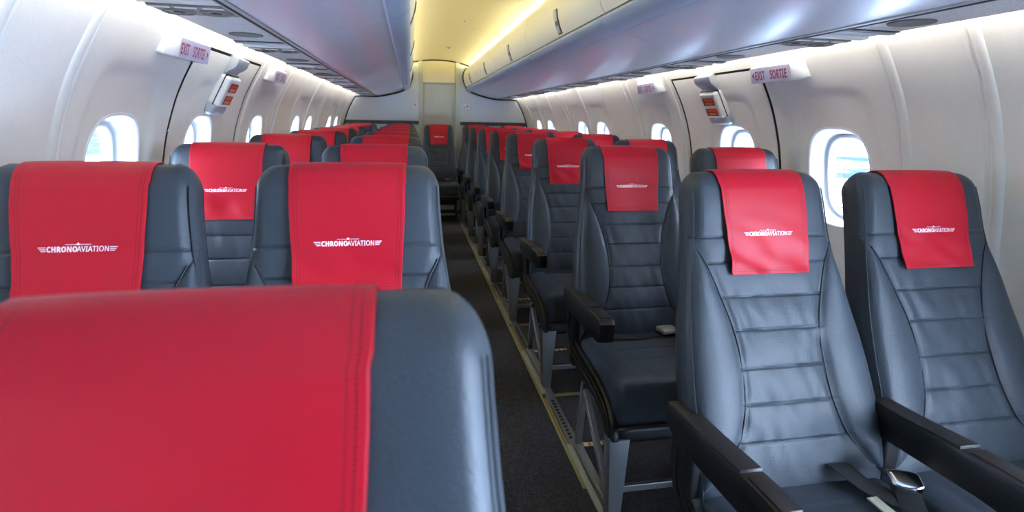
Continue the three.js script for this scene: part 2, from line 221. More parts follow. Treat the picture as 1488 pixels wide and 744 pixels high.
for (const s of [1, -1]) {
  const edges = [-0.55, ...binRing];
  for (let k = 0; k < edges.length - 1; k++) {
    const D0 = edges[k] + .002, D1 = edges[k + 1] - .002, fromRear = edges.length - 2 - k;
    const o = thing('overhead_bin', `overhead luggage bin with cream door, ${ord[fromRear]} from rear bulkhead, ${sideWords[s]}`, 'overhead bin', [0, 0, 0], 'overhead bins');
    const body = [[0.385, 1.588], [0.40, 1.572], ...UNDER, [0.765, 1.50], [0.80, 1.555], [0.99, 1.575], [0.99, 1.81], [0.385, 1.81]];
    part(o, 'body', prism(body.map(([x, y]) => [s * x, y]), -D0, -D1, 0, 0.5), mat.binUnder);
    const door = [...NOSE, [0.380, 1.618], [0.368, 1.635], [0.358, 1.66], [0.348, 1.69], [0.343, 1.725], [0.345, 1.76], [0.354, 1.79], [0.37, 1.82], [0.40, 1.832]];
    const dr = part(o, 'door', prism(door.map(([x, y]) => [s * x, y]), -D0 - .001, -D1 + .001, 0, 0.5), mat.binDoor, 'cream bin door');
    const rail = [[0.368, 1.606], [0.354, 1.602], [0.348, 1.591], [0.354, 1.577], [0.374, 1.562], [0.402, 1.551], [0.420, 1.548], [0.429, 1.553], [0.40, 1.585], [0.384, 1.602]];
    part(o, 'hand_rail', prism(rail.map(([x, y]) => [s * x, y]), -D0, -D1, 0, 0.6), mat.rail, 'grey hand rail strip');
    part(o, 'lip', prism([[0.762, 1.470], [0.776, 1.470], [0.776, 1.492], [0.762, 1.492]].map(([x, y]) => [s * x, y]), -D0, -D1), mat.alu);
    const c = (edges[k] + edges[k + 1]) / 2;
    const c2 = c - .06;
    part(dr, 'latch', noseStrip(s, 1.620, 1.728, c2 - .030, c2 + .030, -.004, .007), mat.vent, 'dark latch recess');
    part(dr, 'latch_paddle', noseStrip(s, 1.676, 1.722, c2 - .024, c2 + .024, .003, .003), mat.lampGrey); part(dr, 'latch_paddle', noseStrip(s, 1.624, 1.654, c2 - .024, c2 + .024, .003, .003), mat.rail);
  }
  const tr = struct(s > 0 ? 'trim_1' : 'trim_2', 'thin dark double trim rail under the bins, ' + sideWords[s], 'trim');
  part(tr, 'dark_rail', bx(s * .7765, s * .786, 1.468, 1.495, ZB + .02, 0.55, .002), mat.seal); part(tr, 'metal_rail', bx(s * .786, s * .794, 1.470, 1.495, ZB + .02, 0.55, .002), mat.alu);
}

// ---------------------------------------------------------------- service panels under the bins
const rowsR = [1.085, 1.93, 2.775, 3.61, 4.40, 5.20, 6.00, 6.80];
const rowsL = [0.250, 1.075, 1.855, 2.715, 3.56, 4.35, 5.20, 6.00, 6.80];
const ringG = new THREE.TorusGeometry(0.036, 0.0035, 8, 28); ringG.rotateX(Math.PI / 2);
const lensG = new THREE.CylinderGeometry(0.033, 0.026, 0.012, 24), knobG = new THREE.CylinderGeometry(0.016, 0.013, 0.016, 16), spkG = new THREE.CylinderGeometry(0.052, 0.052, 0.004, 32);
for (const s of [1, -1]) {
  const lights = [0.78, ...rowsR.slice(1).map((d) => d - 0.36)];
  lights.forEach((D, k) => {
    const a = k ? (lights[k - 1] + D) / 2 + .12 : -0.5, b = k < lights.length - 1 ? (D + lights[k + 1]) / 2 + .12 : 7.12;
    const o = thing('service_panel', `speckled grey overhead service panel, ${ord[lights.length - 1 - k]} from rear bulkhead, ${sideWords[s]}`, 'service panel', [s * 0.885, 1.478, -D], 'overhead service panels');
    part(o, 'plate', bx(-0.091, 0.091, 0, 0.014, (D - a) - .002, (D - b) + .002, .002), mat.psu);
    part(o, 'module', bx(-0.088, 0.088, -0.006, 0.002, -0.055, 0.075, .003), mat.psuDark, 'dark grey vent module');
    for (const x of [-0.042, 0.045]) { const v = part(o, 'air_vent', lensG, mat.vent, 'round black air vent'); v.position.set(x, -0.0015, -0.005); const r = part(v, 'ring', ringG, mat.psuDark); r.position.y = -0.005; const kn = part(v, 'nozzle', knobG, mat.black); kn.position.y = -0.0005; }
    for (const x of [-0.066, -0.005, 0.058]) part(o, 'label_plate', bx(x - .024, x + .024, -0.008, 0, 0.052, 0.064, .001), mat.white, 'white label bar');
    part(o, 'cross_strip', bx(-0.09, 0.09, -0.007, 0.002, 0.105, 0.135, .002), mat.white, 'white cross strip'); part(o, 'cross_gap', bx(-0.09, 0.09, -0.003, 0.002, 0.092, 0.105), mat.vent);
    part(o, 'cross_strip', bx(-0.09, 0.09, -0.007, 0.002, 0.205, 0.228, .002), mat.lampGrey); part(o, 'cross_gap', bx(-0.09, 0.09, -0.003, 0.002, 0.228, 0.240), mat.vent);
    const sp = part(o, 'speaker_grille', spkG, mat.grille, 'round grey speaker grille'); sp.position.set(0, -0.001, -0.43 + (k === lights.length - 1 ? .13 : 0));
  });
}

// ---------------------------------------------------------------- fluorescent strips (real lamps of the cabin)
function lampStrip(name, label, x, y, D0, D1, w, dir, rgb, power, group) {
  const L = D1 - D0, o = thing(name, label, 'strip light', [x, y, -(D0 + D1) / 2], group);
  const q = new THREE.Quaternion().setFromUnitVectors(new THREE.Vector3(0, 0, -1), new THREE.Vector3(...dir).normalize());
  const rot = new THREE.Object3D(); rot.up.set(0, 0, 1); o.add(rot); rot.name = 'lamp_head'; rot.lookAt(new THREE.Vector3(x - dir[0], y - dir[1], -(D0 + D1) / 2)); rot.updateMatrixWorld();
  const c = new THREE.Color().setRGB(...rgb);
  const gm = M({ color: 0xffffff, emissive: c, emissiveIntensity: 3.0, roughness: 0.5 });
  const holder = part(rot, 'housing', bx(-w / 2 - .002, w / 2 + .002, -L / 2, L / 2, 0.004, 0.010), mat.white);
  part(rot, 'tube', bx(-w / 2, w / 2, -L / 2, L / 2, 0, 0.0045), gm, 'glowing fluorescent strip');
  const l = new THREE.RectAreaLight(c, power, w, L); l.position.set(0, 0, -0.004); l.name = 'lamp_light'; rot.add(l);
}
for (const s of [1, -1]) for (let k = 0; k < 6; k++) {
  if (!k) continue;                                     // no strips in the entrance area
  const D0 = [-0.50, 0.76, 2.03, 3.31, 4.59, 5.87][k], D1 = D0 + [1.2, 1.21, 1.22, 1.22, 1.22, 1.22][k];
  lampStrip('wall_wash_light', `white strip light in slot above side wall, ${ord[5 - k]} from rear bulkhead, ${sideWords[s]}`, s * 0.958, 1.520, D0, D1, 0.018, [s * 0.75, -0.66, 0], WASH_RGB, WASH, 'wall wash strip lights');
  lampStrip('cove_light', `warm strip light in ceiling cove, ${ord[5 - k]} from rear bulkhead, ${sideWords[s]}`, s * 0.45, 1.838, D0, D1, 0.03, [-s * 0.35, 0.94, 0], COVE_RGB, COVE, 'ceiling cove strip lights');
}

// ---------------------------------------------------------------- exit signs and exit handle covers
const signTex = (arrowLeft) => canvasTex(1024, 224, (c, w, h) => { c.fillStyle = '#b9b2c6'; c.fillRect(0, 0, w, h); c.fillStyle = '#860a1c'; c.textBaseline = 'middle'; c.save(); c.translate(arrowLeft ? 120 : 30, h / 2 + 8); c.scale(0.70, 1); c.font = 'bold 178px sans-serif'; c.fillText('EXIT', 0, 0, 470); c.fillText('SORTIE', 560, 0, 700); c.restore(); c.beginPath(); if (arrowLeft) { c.moveTo(40, h / 2); c.lineTo(95, h / 2 - 52); c.lineTo(95, h / 2 + 52); } else { c.moveTo(w - 40, h / 2); c.lineTo(w - 95, h / 2 - 52); c.lineTo(w - 95, h / 2 + 52); } c.fill(); });
const signMat = [signTex(true), signTex(false)].map((t) => M({ map: t, roughness: 0.35 }));
function exitSign(s, Dc, arrowLeft, label) {
  const o = thing('exit_sign', label, 'exit sign', [s * 1.026, 1.411, -Dc], 'exit signs'); o.rotation.z = s * 0.26;
  const h = 0.066;                                     // plan outline: square aft end, long sloping fore end; text face towards the aisle
  const pts = [[0.10, -0.128], [0.004, -0.128], [0, -0.122], [0, 0.122], [0.006, 0.145], [0.020, 0.165], [0.10, 0.180]];
  const sh = new THREE.Shape(pts.map(([x, z]) => new THREE.Vector2(x * s, -z))); const g = new THREE.ExtrudeGeometry(sh, { depth: h - .016, bevelEnabled: true, bevelThickness: .008, bevelSize: .008, bevelOffset: -.008, bevelSegments: 3 }); g.rotateX(-Math.PI / 2); g.translate(0, -h / 2 + .008, 0);
  part(o, 'housing', boxUV(toCreasedNormals(g, .6)), mat.white, 'white plastic sign housing');
  const pl = new THREE.PlaneGeometry(0.240, h - .006); pl.rotateY(-s * Math.PI / 2); pl.translate(-s * .0015, 0, -0.002); part(o, 'text_panel', pl, signMat[arrowLeft ? 0 : 1], 'lilac panel with red EXIT SORTIE lettering');
}
exitSign(1, 1.945, true, "white EXIT SORTIE sign ahead of the emergency exit, passengers' left wall");
exitSign(1, 3.09, false, "white EXIT SORTIE sign behind the emergency exit, passengers' left wall");
exitSign(-1, 1.945, false, "white EXIT SORTIE sign ahead of the emergency exit, passengers' right wall");
exitSign(-1, 3.12, true, "white EXIT SORTIE sign behind the emergency exit, passengers' right wall");
const plaqueTex = canvasTex(256, 96, (c, w, h) => { c.fillStyle = '#8c1f12'; c.fillRect(0, 0, w, h); c.fillStyle = '#e0692c'; c.fillRect(34, 8, w - 42, 34); c.fillStyle = '#d8452a'; c.fillRect(34, 48, w - 42, 40); c.fillStyle = '#f0c9a0'; c.fillRect(46, 60, 180, 6); c.fillRect(46, 74, 150, 6); });
const plaqueMat = M({ map: plaqueTex, roughness: 0.4 });
for (const s of [1, -1]) {
  const xAt = (y) => wallX(y), ang = -s * Math.atan2(wallX(1.27) - wallX(1.43), 0.16);
  const o = thing('exit_handle_cover', `grey handle and white cover with orange placards on exit panel, ${sideWords[s]}`, 'exit handle', [s * wallX(1.345), 1.345, -2.45]);
  const T = new THREE.Group(); T.rotation.z = s * Math.atan2(wallX(1.27) - wallX(1.43), 0.16); T.name = 'mount'; T.scale.setScalar(1.14); T.updateMatrix();
  const P = (name, g, m, l) => { g.applyMatrix4(T.matrix); return part(o, name, g, m, l); };
  P('cover', bx(s * -0.034, s * 0.01, -0.085, 0.030, -0.066, 0.066, .012), mat.white, 'white handle cover');
  P('edge', join([bx(s * -0.016, s * -0.013, -0.088, 0.034, -0.069, 0.069, .001)]), mat.seal);
  const grip = [[0, 0], [0, 0.066], [-0.028, 0.066], [-0.031, 0.062], [-0.031, 0.038], [-0.024, 0.024], [-0.013, 0.010], [-0.010, 0]].map(([x, y]) => [s * x, y + 0.036]);
  P('handle', prism(grip, -0.062, 0.062, .002), mat.lampGrey, 'grey pull handle'); 
  P('foot', block(0.045, 0.05, 0.15, .02, 4, 4, 10).translate(s * -0.004, -0.100, 0), mat.lampGrey);
  for (const y of [-0.008, -0.056]) { const pl = new THREE.PlaneGeometry(0.085, 0.034); pl.rotateY(-s * Math.PI / 2); pl.translate(s * -0.0355, y, 0.0); P('placard', pl, plaqueMat, 'orange printed placard'); }
}
// small bulkhead placards
const noSmoke = canvasTex(128, 128, (c, w, h) => { c.fillStyle = '#f4ecee'; c.fillRect(0, 0, w, h); c.strokeStyle = '#a8385a'; c.lineWidth = 14; c.beginPath(); c.arc(64, 64, 38, 0, 7); c.stroke(); c.beginPath(); c.moveTo(38, 38); c.lineTo(90, 90); c.stroke(); c.fillStyle = '#333'; c.fillRect(38, 60, 50, 9); });
const arrowPl = canvasTex(128, 128, (c, w, h) => { c.fillStyle = '#e4f0ec'; c.fillRect(0, 0, w, h); c.fillStyle = '#7fb0a2'; c.fillRect(20, 24, 40, 30); c.fillRect(70, 70, 38, 36); c.fillStyle = '#333'; c.fillRect(60, 96, 50, 22); });
for (const [x, y, t, nm, lb] of [[-0.293, 1.372, noSmoke, 'placard', 'small white no smoking placard on rear bulkhead, passengers\' right of door'], [0.377, 1.365, noSmoke, 'placard', 'small white no smoking placard on rear bulkhead, passengers\' left of door'], [0.330, 1.366, arrowPl, 'placard', 'pale green safety placard beside no smoking placard on rear bulkhead']]) { const o = thing(nm, lb, 'placard', [x, y, ZB + .003]); part(o, 'plate', bx(-.026, .026, -.026, .026, -.003, .001), mat.white); const pl = new THREE.PlaneGeometry(0.05, 0.05); pl.translate(0, 0, .0018); part(o, 'print', pl, M({ map: t, roughness: .5 })); }

// ---------------------------------------------------------------- seats
const BL = 0.762, BR = 0.046;                           // length of the back, radius of its top roll
const backHalf = interp([[0, 0.222], [0.12, 0.226], [0.22, 0.226], [0.34, 0.219], [0.44, 0.206], [0.52, 0.193], [0.60, 0.182], [0.68, 0.176], [0.77, 0.174]]);
const nFront = interp([[0, 0.030], [0.06, 0.043], [0.16, 0.046], [0.28, 0.034], [0.42, 0.014], [0.54, 0.002], [0.62, 0.004], [0.68, 0.006], [0.75, 0.0]]);
const nBack = interp([[0, -0.035], [0.2, -0.055], [0.45, -0.075], [0.6, -0.085], [0.75, -0.088]]);
const seamX = interp([[0, 1.0], [0.05, 0.99], [0.095, 0.80], [0.15, 0.60], [0.22, 0.49], [0.30, 0.465], [0.38, 0.50], [0.46, 0.63], [0.53, 0.79], [0.585, 0.97], [0.597, 1.0]]);
const QUILT = [0.152, 0.230, 0.306, 0.388, 0.462, 0.540], HEADSEAM = 0.600;
const foldN = tileNoise(16, 77), foldM = tileNoise(8, 78);
function topShape(s) { if (s <= BL - BR) return 1; const t = (s - (BL - BR)) / BR; return Math.sqrt(Math.max(0, 1 - t * t)); }
function backPoint(x, s, front) {                       // hinge frame: s along the back, n towards the sitter
  const k = topShape(s), c = (nFront(s) + nBack(s)) / 2, h = (nFront(s) - nBack(s)) / 2;
  return c + (front ? h : -h) * k;
}
function buildBack() {
  const S = []; for (let k = 0; k <= 100; k++) S.push((BL - BR) * k / 100); for (const q of [...QUILT, HEADSEAM]) for (const d of [-.0052, -.0026, -.001, .001, .0026, .0052]) S.push(q + d); S.sort((a, b) => a - b); for (let k = 1; k <= 10; k++) S.push(BL - BR + BR * Math.sin(Math.PI / 2 * k / 10));
  const NB = 10, NC = 26;                               // columns: bolster, centre, bolster, then side, back, side
  const cols = []; const nf = NB * 2 + NC + 1;
  const nu = nf + 4 + 9 + 4, ring = (s) => {
    const wTop = s > BL - 0.055 ? (() => { const t = clamp((s - (BL - 0.055)) / 0.055, 0, 1); return 0.038 * (1 - Math.sqrt(1 - t * t * .98)); })() : 0;
    const w = backHalf(s) - wTop, sx = seamX(s), out = [], k = topShape(s);
    const nF = backPoint(0, s, true), nB = backPoint(0, s, false), r = 0.022 * Math.max(k, .02);
    for (let i = 0; i < nf; i++) {
      let f; if (i <= NB) f = mix(-1, -sx, i / NB); else if (i <= NB + NC) f = mix(-sx, sx, (i - NB) / NC); else f = mix(sx, 1, (i - NB - NC) / NB);
      const x = f * w, ed = w - Math.abs(x);
      let n = nF;
      const rr = Math.min(r, (nF - nB) * .45); if (ed < rr) { const t = 1 - ed / rr; n -= rr * (1 - Math.sqrt(Math.max(0, 1 - t * t))); }
      // crown, bolsters, quilting, seams
      const low = sstep(0.62, 0.50, s);
      n += -0.008 * Math.pow(Math.abs(f), 3) * (1 - low);
      if (sx < 1) { const dS = (Math.abs(f) - sx) * w; const bol = dS > 0 ? Math.sin(Math.PI * clamp(dS / Math.max((1 - sx) * w, 1e-4), 0, 1)) : 0; n += 0.010 * bol * low * clamp((1 - sx) / .35, 0, 1); n -= 0.0035 * gs(dS / 0.0040) * sstep(0.02, 0.06, s); }
      if (s < HEADSEAM && Math.abs(f) <= sx) { for (const q of QUILT) n -= 0.0022 * gs((s - q) / 0.0030); let a = 0.03, b = QUILT[0]; for (let t = 0; t <= QUILT.length; t++) { const lo = t ? QUILT[t - 1] : 0.02, hi = t < QUILT.length ? QUILT[t] : HEADSEAM; if (s >= lo && s < hi) { a = lo; b = hi; } } n += 0.003 * Math.sin(Math.PI * clamp((s - a) / (b - a), 0, 1)) * (1 - Math.pow(Math.abs(f) / Math.max(sx, .01), 4)); n += 0.0075 * (foldN(x * 3.2 + s * .9 + .2, s * .8) - .5) * sstep(.0, .1, s) * sstep(.56, .40, s); }
      n -= 0.0025 * gs((s - HEADSEAM) / 0.0032);
      n += 0.003 * (foldM(x * 1.6 + .4, s * 1.7) - .5) * sstep(0, .05, s) * k;
      out.push([x, s, n]);
    }
    const R0 = out[nf - 1][2], L0 = out[0][2];
    for (let i = 1; i <= 4; i++) out.push([w + .0015, s, mix(R0, nB + r * .8, i / 5)]);
    for (let i = 0; i < 9; i++) { const f = 1 - 2 * i / 8; out.push([f * (w - (Math.abs(f) === 1 ? .004 : 0)), s, nB + (Math.abs(f) === 1 ? r * .3 : 0)]); }
    for (let i = 1; i <= 4; i++) out.push([-w - .0015, s, mix(nB + r * .8, L0, i / 5)]);
    return out;
  };
  const rows = S.map(ring), nv = S.length;
  const g = lattice(nu, nv, (i, j) => { const [x, s, n] = rows[j][i]; return [x, s, n, i < nf ? x : (i < nf + 4 ? n : i < nf + 13 ? -x : -n), s]; }, false, true);
  const P = g.attributes.position, N = g.attributes.normal, U = g.attributes.uv, idx = g.index.array;
  const headRow = S.findIndex((s) => s >= HEADSEAM);
  const sets = { shell: [], head_panel: [], centre_panel: [], bolster_a: [], bolster_b: [] };
  const quadCols = nu; let t = 0;
  for (let j = 0; j < nv - 1; j++) for (let i = 0; i < quadCols; i++) { const tri = idx.slice(t, t + 6); t += 6; let key = 'shell'; if (i < nf - 1) key = j >= headRow ? 'head_panel' : i < NB ? 'bolster_a' : i < NB + NC ? 'centre_panel' : 'bolster_b'; sets[key].push(...tri); }
  const outG = {};
  for (const [key, tri] of Object.entries(sets)) { const map = new Map(), p = [], n = [], u = [], id = []; for (const v of tri) { if (!map.has(v)) { map.set(v, map.size); p.push(P.getX(v), P.getY(v), P.getZ(v)); n.push(N.getX(v), N.getY(v), N.getZ(v)); u.push(U.getX(v), U.getY(v)); } id.push(map.get(v)); } const q = new THREE.BufferGeometry(); q.setAttribute('position', new THREE.Float32BufferAttribute(p, 3)); q.setAttribute('normal', new THREE.Float32BufferAttribute(n, 3)); q.setAttribute('uv', new THREE.Float32BufferAttribute(u, 2)); q.setIndex(id); outG[key] = q; }
  return outG;
}
const backG = buildBack();
// piping down both front edges of the back
const pipeG = join([-1, 1].map((f) => { const pts = []; for (let k = 0; k <= 26; k++) { const s = 0.03 + (BL - .075) * k / 26; pts.push([f * (backHalf(s) - .0045), s, backPoint(0, s, true) - .0085 - .006 * sstep(.5, .62, s)]); } return tube(pts, 0.0018, 70, 5); }));
// sewn seams: cords along the curved seams, threads in the quilting grooves
const seamG = join([...[-1, 1].map((f) => { const pts = []; for (let k = 0; k <= 40; k++) { const s = 0.085 + 0.485 * k / 40; pts.push([f * Math.min(seamX(s) * backHalf(s), backHalf(s) - .014), s, backPoint(0, s, true) - .0018 - .005 * sstep(.53, .6, s)]); } return tube(pts, 0.0020, 80, 5); }), ...[...QUILT, HEADSEAM].map((q) => { const pts = [], w = (q === HEADSEAM ? .93 : seamX(q) - .015) * backHalf(q); for (let k = 0; k <= 12; k++) { const f = -1 + k / 6; pts.push([f * w, q, backPoint(0, q, true) - (q === HEADSEAM ? .0024 + .007 * Math.abs(f) ** 3 : .0020)]); } return tube(pts, 0.0009, 24, 4); })]);
// headrest cover: a stitched sheet over the top roll
function buildCover(seed) {
  const path = [], OFF = 0.0035; const f0 = BL - 0.250; for (let k = 0; k <= 26; k++) { const s = mix(f0, BL - BR, k / 26); path.push([s, backPoint(0, s, true), 0, 1]); }
  const c = (nFront(BL) + nBack(BL)) / 2, h = (nFront(BL) - nBack(BL)) / 2; for (let k = 1; k < 16; k++) { const a = Math.PI * k / 16; path.push([BL - BR + BR * Math.sin(a), c + h * Math.cos(a), Math.sin(a), Math.cos(a)]); }
  for (let k = 0; k <= 14; k++) { const s = mix(BL - BR, BL - 0.20, k / 14); path.push([s, backPoint(0, s, false), 0, -1]); }
  const len = [0]; for (let k = 1; k < path.length; k++) len.push(len[k - 1] + Math.hypot(path[k][0] - path[k - 1][0], path[k][1] - path[k - 1][1]));
  const T = len[len.length - 1], NX = 30, fold = tileNoise(8, seed), ph = seed * 1.7;
  const pt = (i, j, off) => { const f = -1 + 2 * i / NX, [s, n, ds, dn] = path[j], v = len[j] / T, front = j <= 26, drop = front ? sstep(BL - .06, f0, s) : 0, w = 0.108 - 0.008 * drop + .002 * (front ? 0 : 1); let o = OFF + off + 0.006 * drop + 0.013 * (fold(f * .26 + v * .9 + ph, v * 1.5) - .45) * drop + 0.002 * Math.sin(f * 3 + ph) * drop - 0.008 * Math.pow(Math.abs(f) * .6, 3) * (1 - drop); return [f * w, s + ds * o, n + dn * o, (f + 1) / 2, v]; };
  const nvp = path.length; const outer = lattice(NX + 1, nvp, (i, j) => pt(i, j, 0.0022)), inner = lattice(NX + 1, nvp, (i, j) => pt(i, j, 0), true);
  const e = (i) => lattice(2, nvp, (k, j) => { const q = pt(i, j, k ? 0.0022 : 0); q[3] = .02; return q; }, i === 0), b = lattice(NX + 1, 2, (i, j) => { const q = pt(i, 0, j ? 0.0022 : 0); q[4] = .002; return q; });
  return { g: join([outer, inner, e(0), e(NX), b]), T };
}
const covers = [3, 11, 29].map(buildCover), CT = covers[0].T;
const CW = 0.212, coverTex = (bump) => canvasTex(768, Math.round(768 * CT / CW), (c, w, h) => {
  const px = w / CW, r = rng(9); c.fillStyle = bump ? '#808080' : '#b60d24'; c.fillRect(0, 0, w, h);
  // hems: folded double edge and two rows of stitches
  const st = (m, hem) => { c.strokeStyle = bump ? '#505050' : '#780a1a'; c.lineWidth = 4.6; c.setLineDash([8, 4.5]); c.strokeRect(m * px, m * px, w - 2 * m * px, h - 2 * m * px); c.setLineDash([]); };
  if (bump) { c.strokeStyle = '#b8b8b8'; c.lineWidth = .007 * px; c.strokeRect(.0045 * px, .0045 * px, w - .009 * px, h - .009 * px); }
  st(0.0078); st(0.0135);
  if (bump) return;
  // printed logo, its centre 93 mm above the front hem
  const cx = w / 2, cy = h - 0.093 * px, LW = 0.126 * px; c.fillStyle = '#f7eef0'; c.textBaseline = 'middle';
  c.font = 'bold 62px sans-serif'; const a = c.measureText('CHRONO').width; c.font = '62px sans-serif'; const b = c.measureText('AVIATION').width; const inner = LW * 0.80, k = inner / (a * 0.98 + b);
  c.save(); c.translate(cx - inner / 2, cy); c.scale(k, k * 1.12); c.font = 'bold 62px sans-serif'; c.fillText('CHRONO', 0, 0); c.lineWidth = 3; c.strokeStyle = '#f7eef0'; c.strokeText('CHRONO', 0, 0); c.font = '62px sans-serif'; c.lineWidth = 1.6; c.fillText('AVIATION', a * .98, 0); c.strokeText('AVIATION', a * .98, 0); c.restore();
  const th = 62 * k * .8; for (const sgn of [-1, 1]) for (let q = 0; q < 3; q++) { const y = cy - th * .42 + q * th * .34, x0 = cx + sgn * (inner / 2 + 3), L = LW * .10 * (1 - q * .17); c.fillRect(sgn > 0 ? x0 : x0 - L, y, L, th * .17); }
  c.fillRect(cx - LW * .165, cy - th * .92, LW * .33, 3.6); c.beginPath(); c.ellipse(cx, cy - th * .92, 10, 7, 0, 0, 7); c.fill(); c.fillRect(cx - 2, cy - th * 1.25, 4, 12);
});
const coverMat = M({ map: coverTex(false), roughness: 0.46, bumpMap: coverTex(true), bumpScale: 0.0012, specularIntensity: 0.6 });

// cushion, pan, arms, legs (shared geometry)
const CZ0 = 0.115, CZ1 = 0.535;
const cushG = block(0.444, 0.150, CZ1 - CZ0, 0.034, 40, 10, 60, (v) => {
  const t = (v.z + (CZ1 - CZ0) / 2) / (CZ1 - CZ0);         // 0 rear .. 1 front
  if (v.y > 0.02) { v.y += 0.012 * (1 - Math.pow(Math.abs(v.x) / 0.222, 2.4)) * Math.sin(Math.PI * clamp(t, 0, 1)); for (const q of [0.30, 0.48, 0.66]) for (const dd of [0, .011]) v.y -= 0.0022 * gs((v.z + (CZ1 - CZ0) / 2 - q * (CZ1 - CZ0) - dd) / .0032) * (Math.abs(v.x) < .15 ? 1 : 0); const arcX = 0.152 - 0.05 * sstep(.55, .95, t); v.y -= 0.004 * gs((Math.abs(v.x) - arcX) / .006) * sstep(.15, .3, t); }
  v.y += 0.012 * (t - .3) - 0.004 * sstep(.86, 1.0, t); });
cushG.translate(0, 0.374, (CZ0 + CZ1) / 2);
const cushSeamG = join([-1, 1].map((f) => tube([[f * .2185, .372, CZ0 + .05], [f * .2215, .374, .25], [f * .2215, .380, .40], [f * .219, .385, CZ1 - .05], [f * .205, .385, CZ1 - .018]], 0.0022, 40, 5)));
const panG = join([bx(-0.205, 0.205, 0.272, 0.306, 0.10, 0.52, .008), bx(-0.20, 0.20, 0.300, 0.33, 0.09, 0.14, .006)]);
const skirtG = block(0.430, 0.054, 0.040, 0.012, 20, 6, 4); skirtG.translate(0, 0.288, 0.520);
function bandShape(path, w0, w1) { const c = new THREE.CatmullRomCurve3(path.map(([z, y]) => new THREE.Vector3(z, y, 0))), L = [], R = []; for (let k = 0; k <= 30; k++) { const p = c.getPoint(k / 30), t = c.getTangent(k / 30), w = mix(w0, w1, k / 30) / 2; L.push([p.x - t.y * w, p.y + t.x * w]); R.unshift([p.x + t.y * w, p.y - t.x * w]); } return [...L, ...R]; }
const bandPath = [[0.092, 0.575], [0.090, 0.49], [0.098, 0.43], [0.15, 0.385], [0.27, 0.372], [0.38, 0.362], [0.47, 0.335], [0.510, 0.290], [0.515, 0.268]];
// x measured outwards from the seat centre towards the arm (a = +1 or -1)
const armG = (a) => prismX([[0.045, 0.555], [0.045, 0.590], [0.055, 0.600], [0.20, 0.606], [0.36, 0.618], [0.43, 0.618], [0.447, 0.606], [0.450, 0.580], [0.444, 0.548], [0.425, 0.541], [0.36, 0.543], [0.22, 0.537], [0.10, 0.532]], a > 0 ? 0.208 : -0.258, a > 0 ? 0.258 : -0.208, 0.005, 0.5);
const padG = (a) => prismX([[0.050, 0.596], [0.052, 0.604], [0.20, 0.6105], [0.318, 0.620], [0.322, 0.610], [0.20, 0.600]], a > 0 ? 0.210 : -0.256, a > 0 ? 0.256 : -0.210, 0.002, 0.5);
const capG = (a) => prismX([[0.335, 0.616], [0.335, 0.6205], [0.425, 0.6215], [0.428, 0.615]], a > 0 ? 0.215 : -0.251, a > 0 ? 0.251 : -0.215, 0.0015, 0.5);
const sideG = (a) => prismX(bandShape(bandPath, 0.092, 0.062), a > 0 ? 0.214 : -0.240, a > 0 ? 0.240 : -0.214, 0.006, 0.6);
const ridgeG = (a) => join([0.22, -0.22].map((o) => prismX(bandShape(bandPath.map(([z, y], i) => [z + o * .06 * (i < 3 ? 1 : i < 5 ? .6 : .5), y + o * .06 * (i < 3 ? .2 : .8)]), 0.010, 0.010), a > 0 ? 0.238 : -0.2435, a > 0 ? 0.2435 : -0.238, 0.0015, 0.6)));
const postG = (a) => bx(a * 0.219, a * 0.243, 0.33, 0.56, 0.105, 0.150, .006);
const frontLegG = (x) => { const g = prism([[-0.020, 0], [0.018, 0], [0.036, 0.275], [-0.030, 0.275]], 0.495, 0.545, 0.004); g.translate(x, 0.004, 0); return boxUV(g); };
const rearLegG = (x) => bar([x, 0.30, 0.215], [x, 0.012, 0.165], 0.022, 0.022);
const braceG = (x) => bar([x, 0.275, 0.225], [x, 0.030, 0.50], 0.020, 0.026);
const footG = (x) => join([bx(x - .012, x + .012, 0.013, 0.036, 0.15, 0.53, .003), bx(x - .013, x + .013, 0.0125, 0.026, 0.14, 0.19, .003), bx(x - .013, x + .013, 0.0125, 0.026, 0.48, 0.535, .003)]);
const memo = {}; const G = (k, f) => memo[k] ??= f();
function buckleGeo() { return block(0.052, 0.020, 0.068, 0.006, 8, 5, 10, (v) => { v.y *= 1 - 0.25 * sstep(-.01, .034, v.z); v.y += .004 * Math.cos(v.x * 40); }); }
function beltRibbon(pts, w) { const c = new THREE.CatmullRomCurve3(pts.map((p) => new THREE.Vector3(...p))), n = 30, up = new THREE.Vector3(0, 1, 0); const P = []; for (let k = 0; k <= n; k++) { const p = c.getPoint(k / n), t = c.getTangent(k / n), b = new THREE.Vector3().crossVectors(t, up).normalize(), m = new THREE.Vector3().crossVectors(b, t).normalize(); P.push([p.clone().addScaledVector(b, w / 2), p.clone().addScaledVector(b, -w / 2), p.clone().addScaledVector(b, -w / 2).addScaledVector(m, .0018), p.clone().addScaledVector(b, w / 2).addScaledVector(m, .0018)]); } return lattice(4, n + 1, (i, j) => { const p = P[j][i]; return [p.x, p.y, p.z, i * .02, j * .02]; }, true, true); }

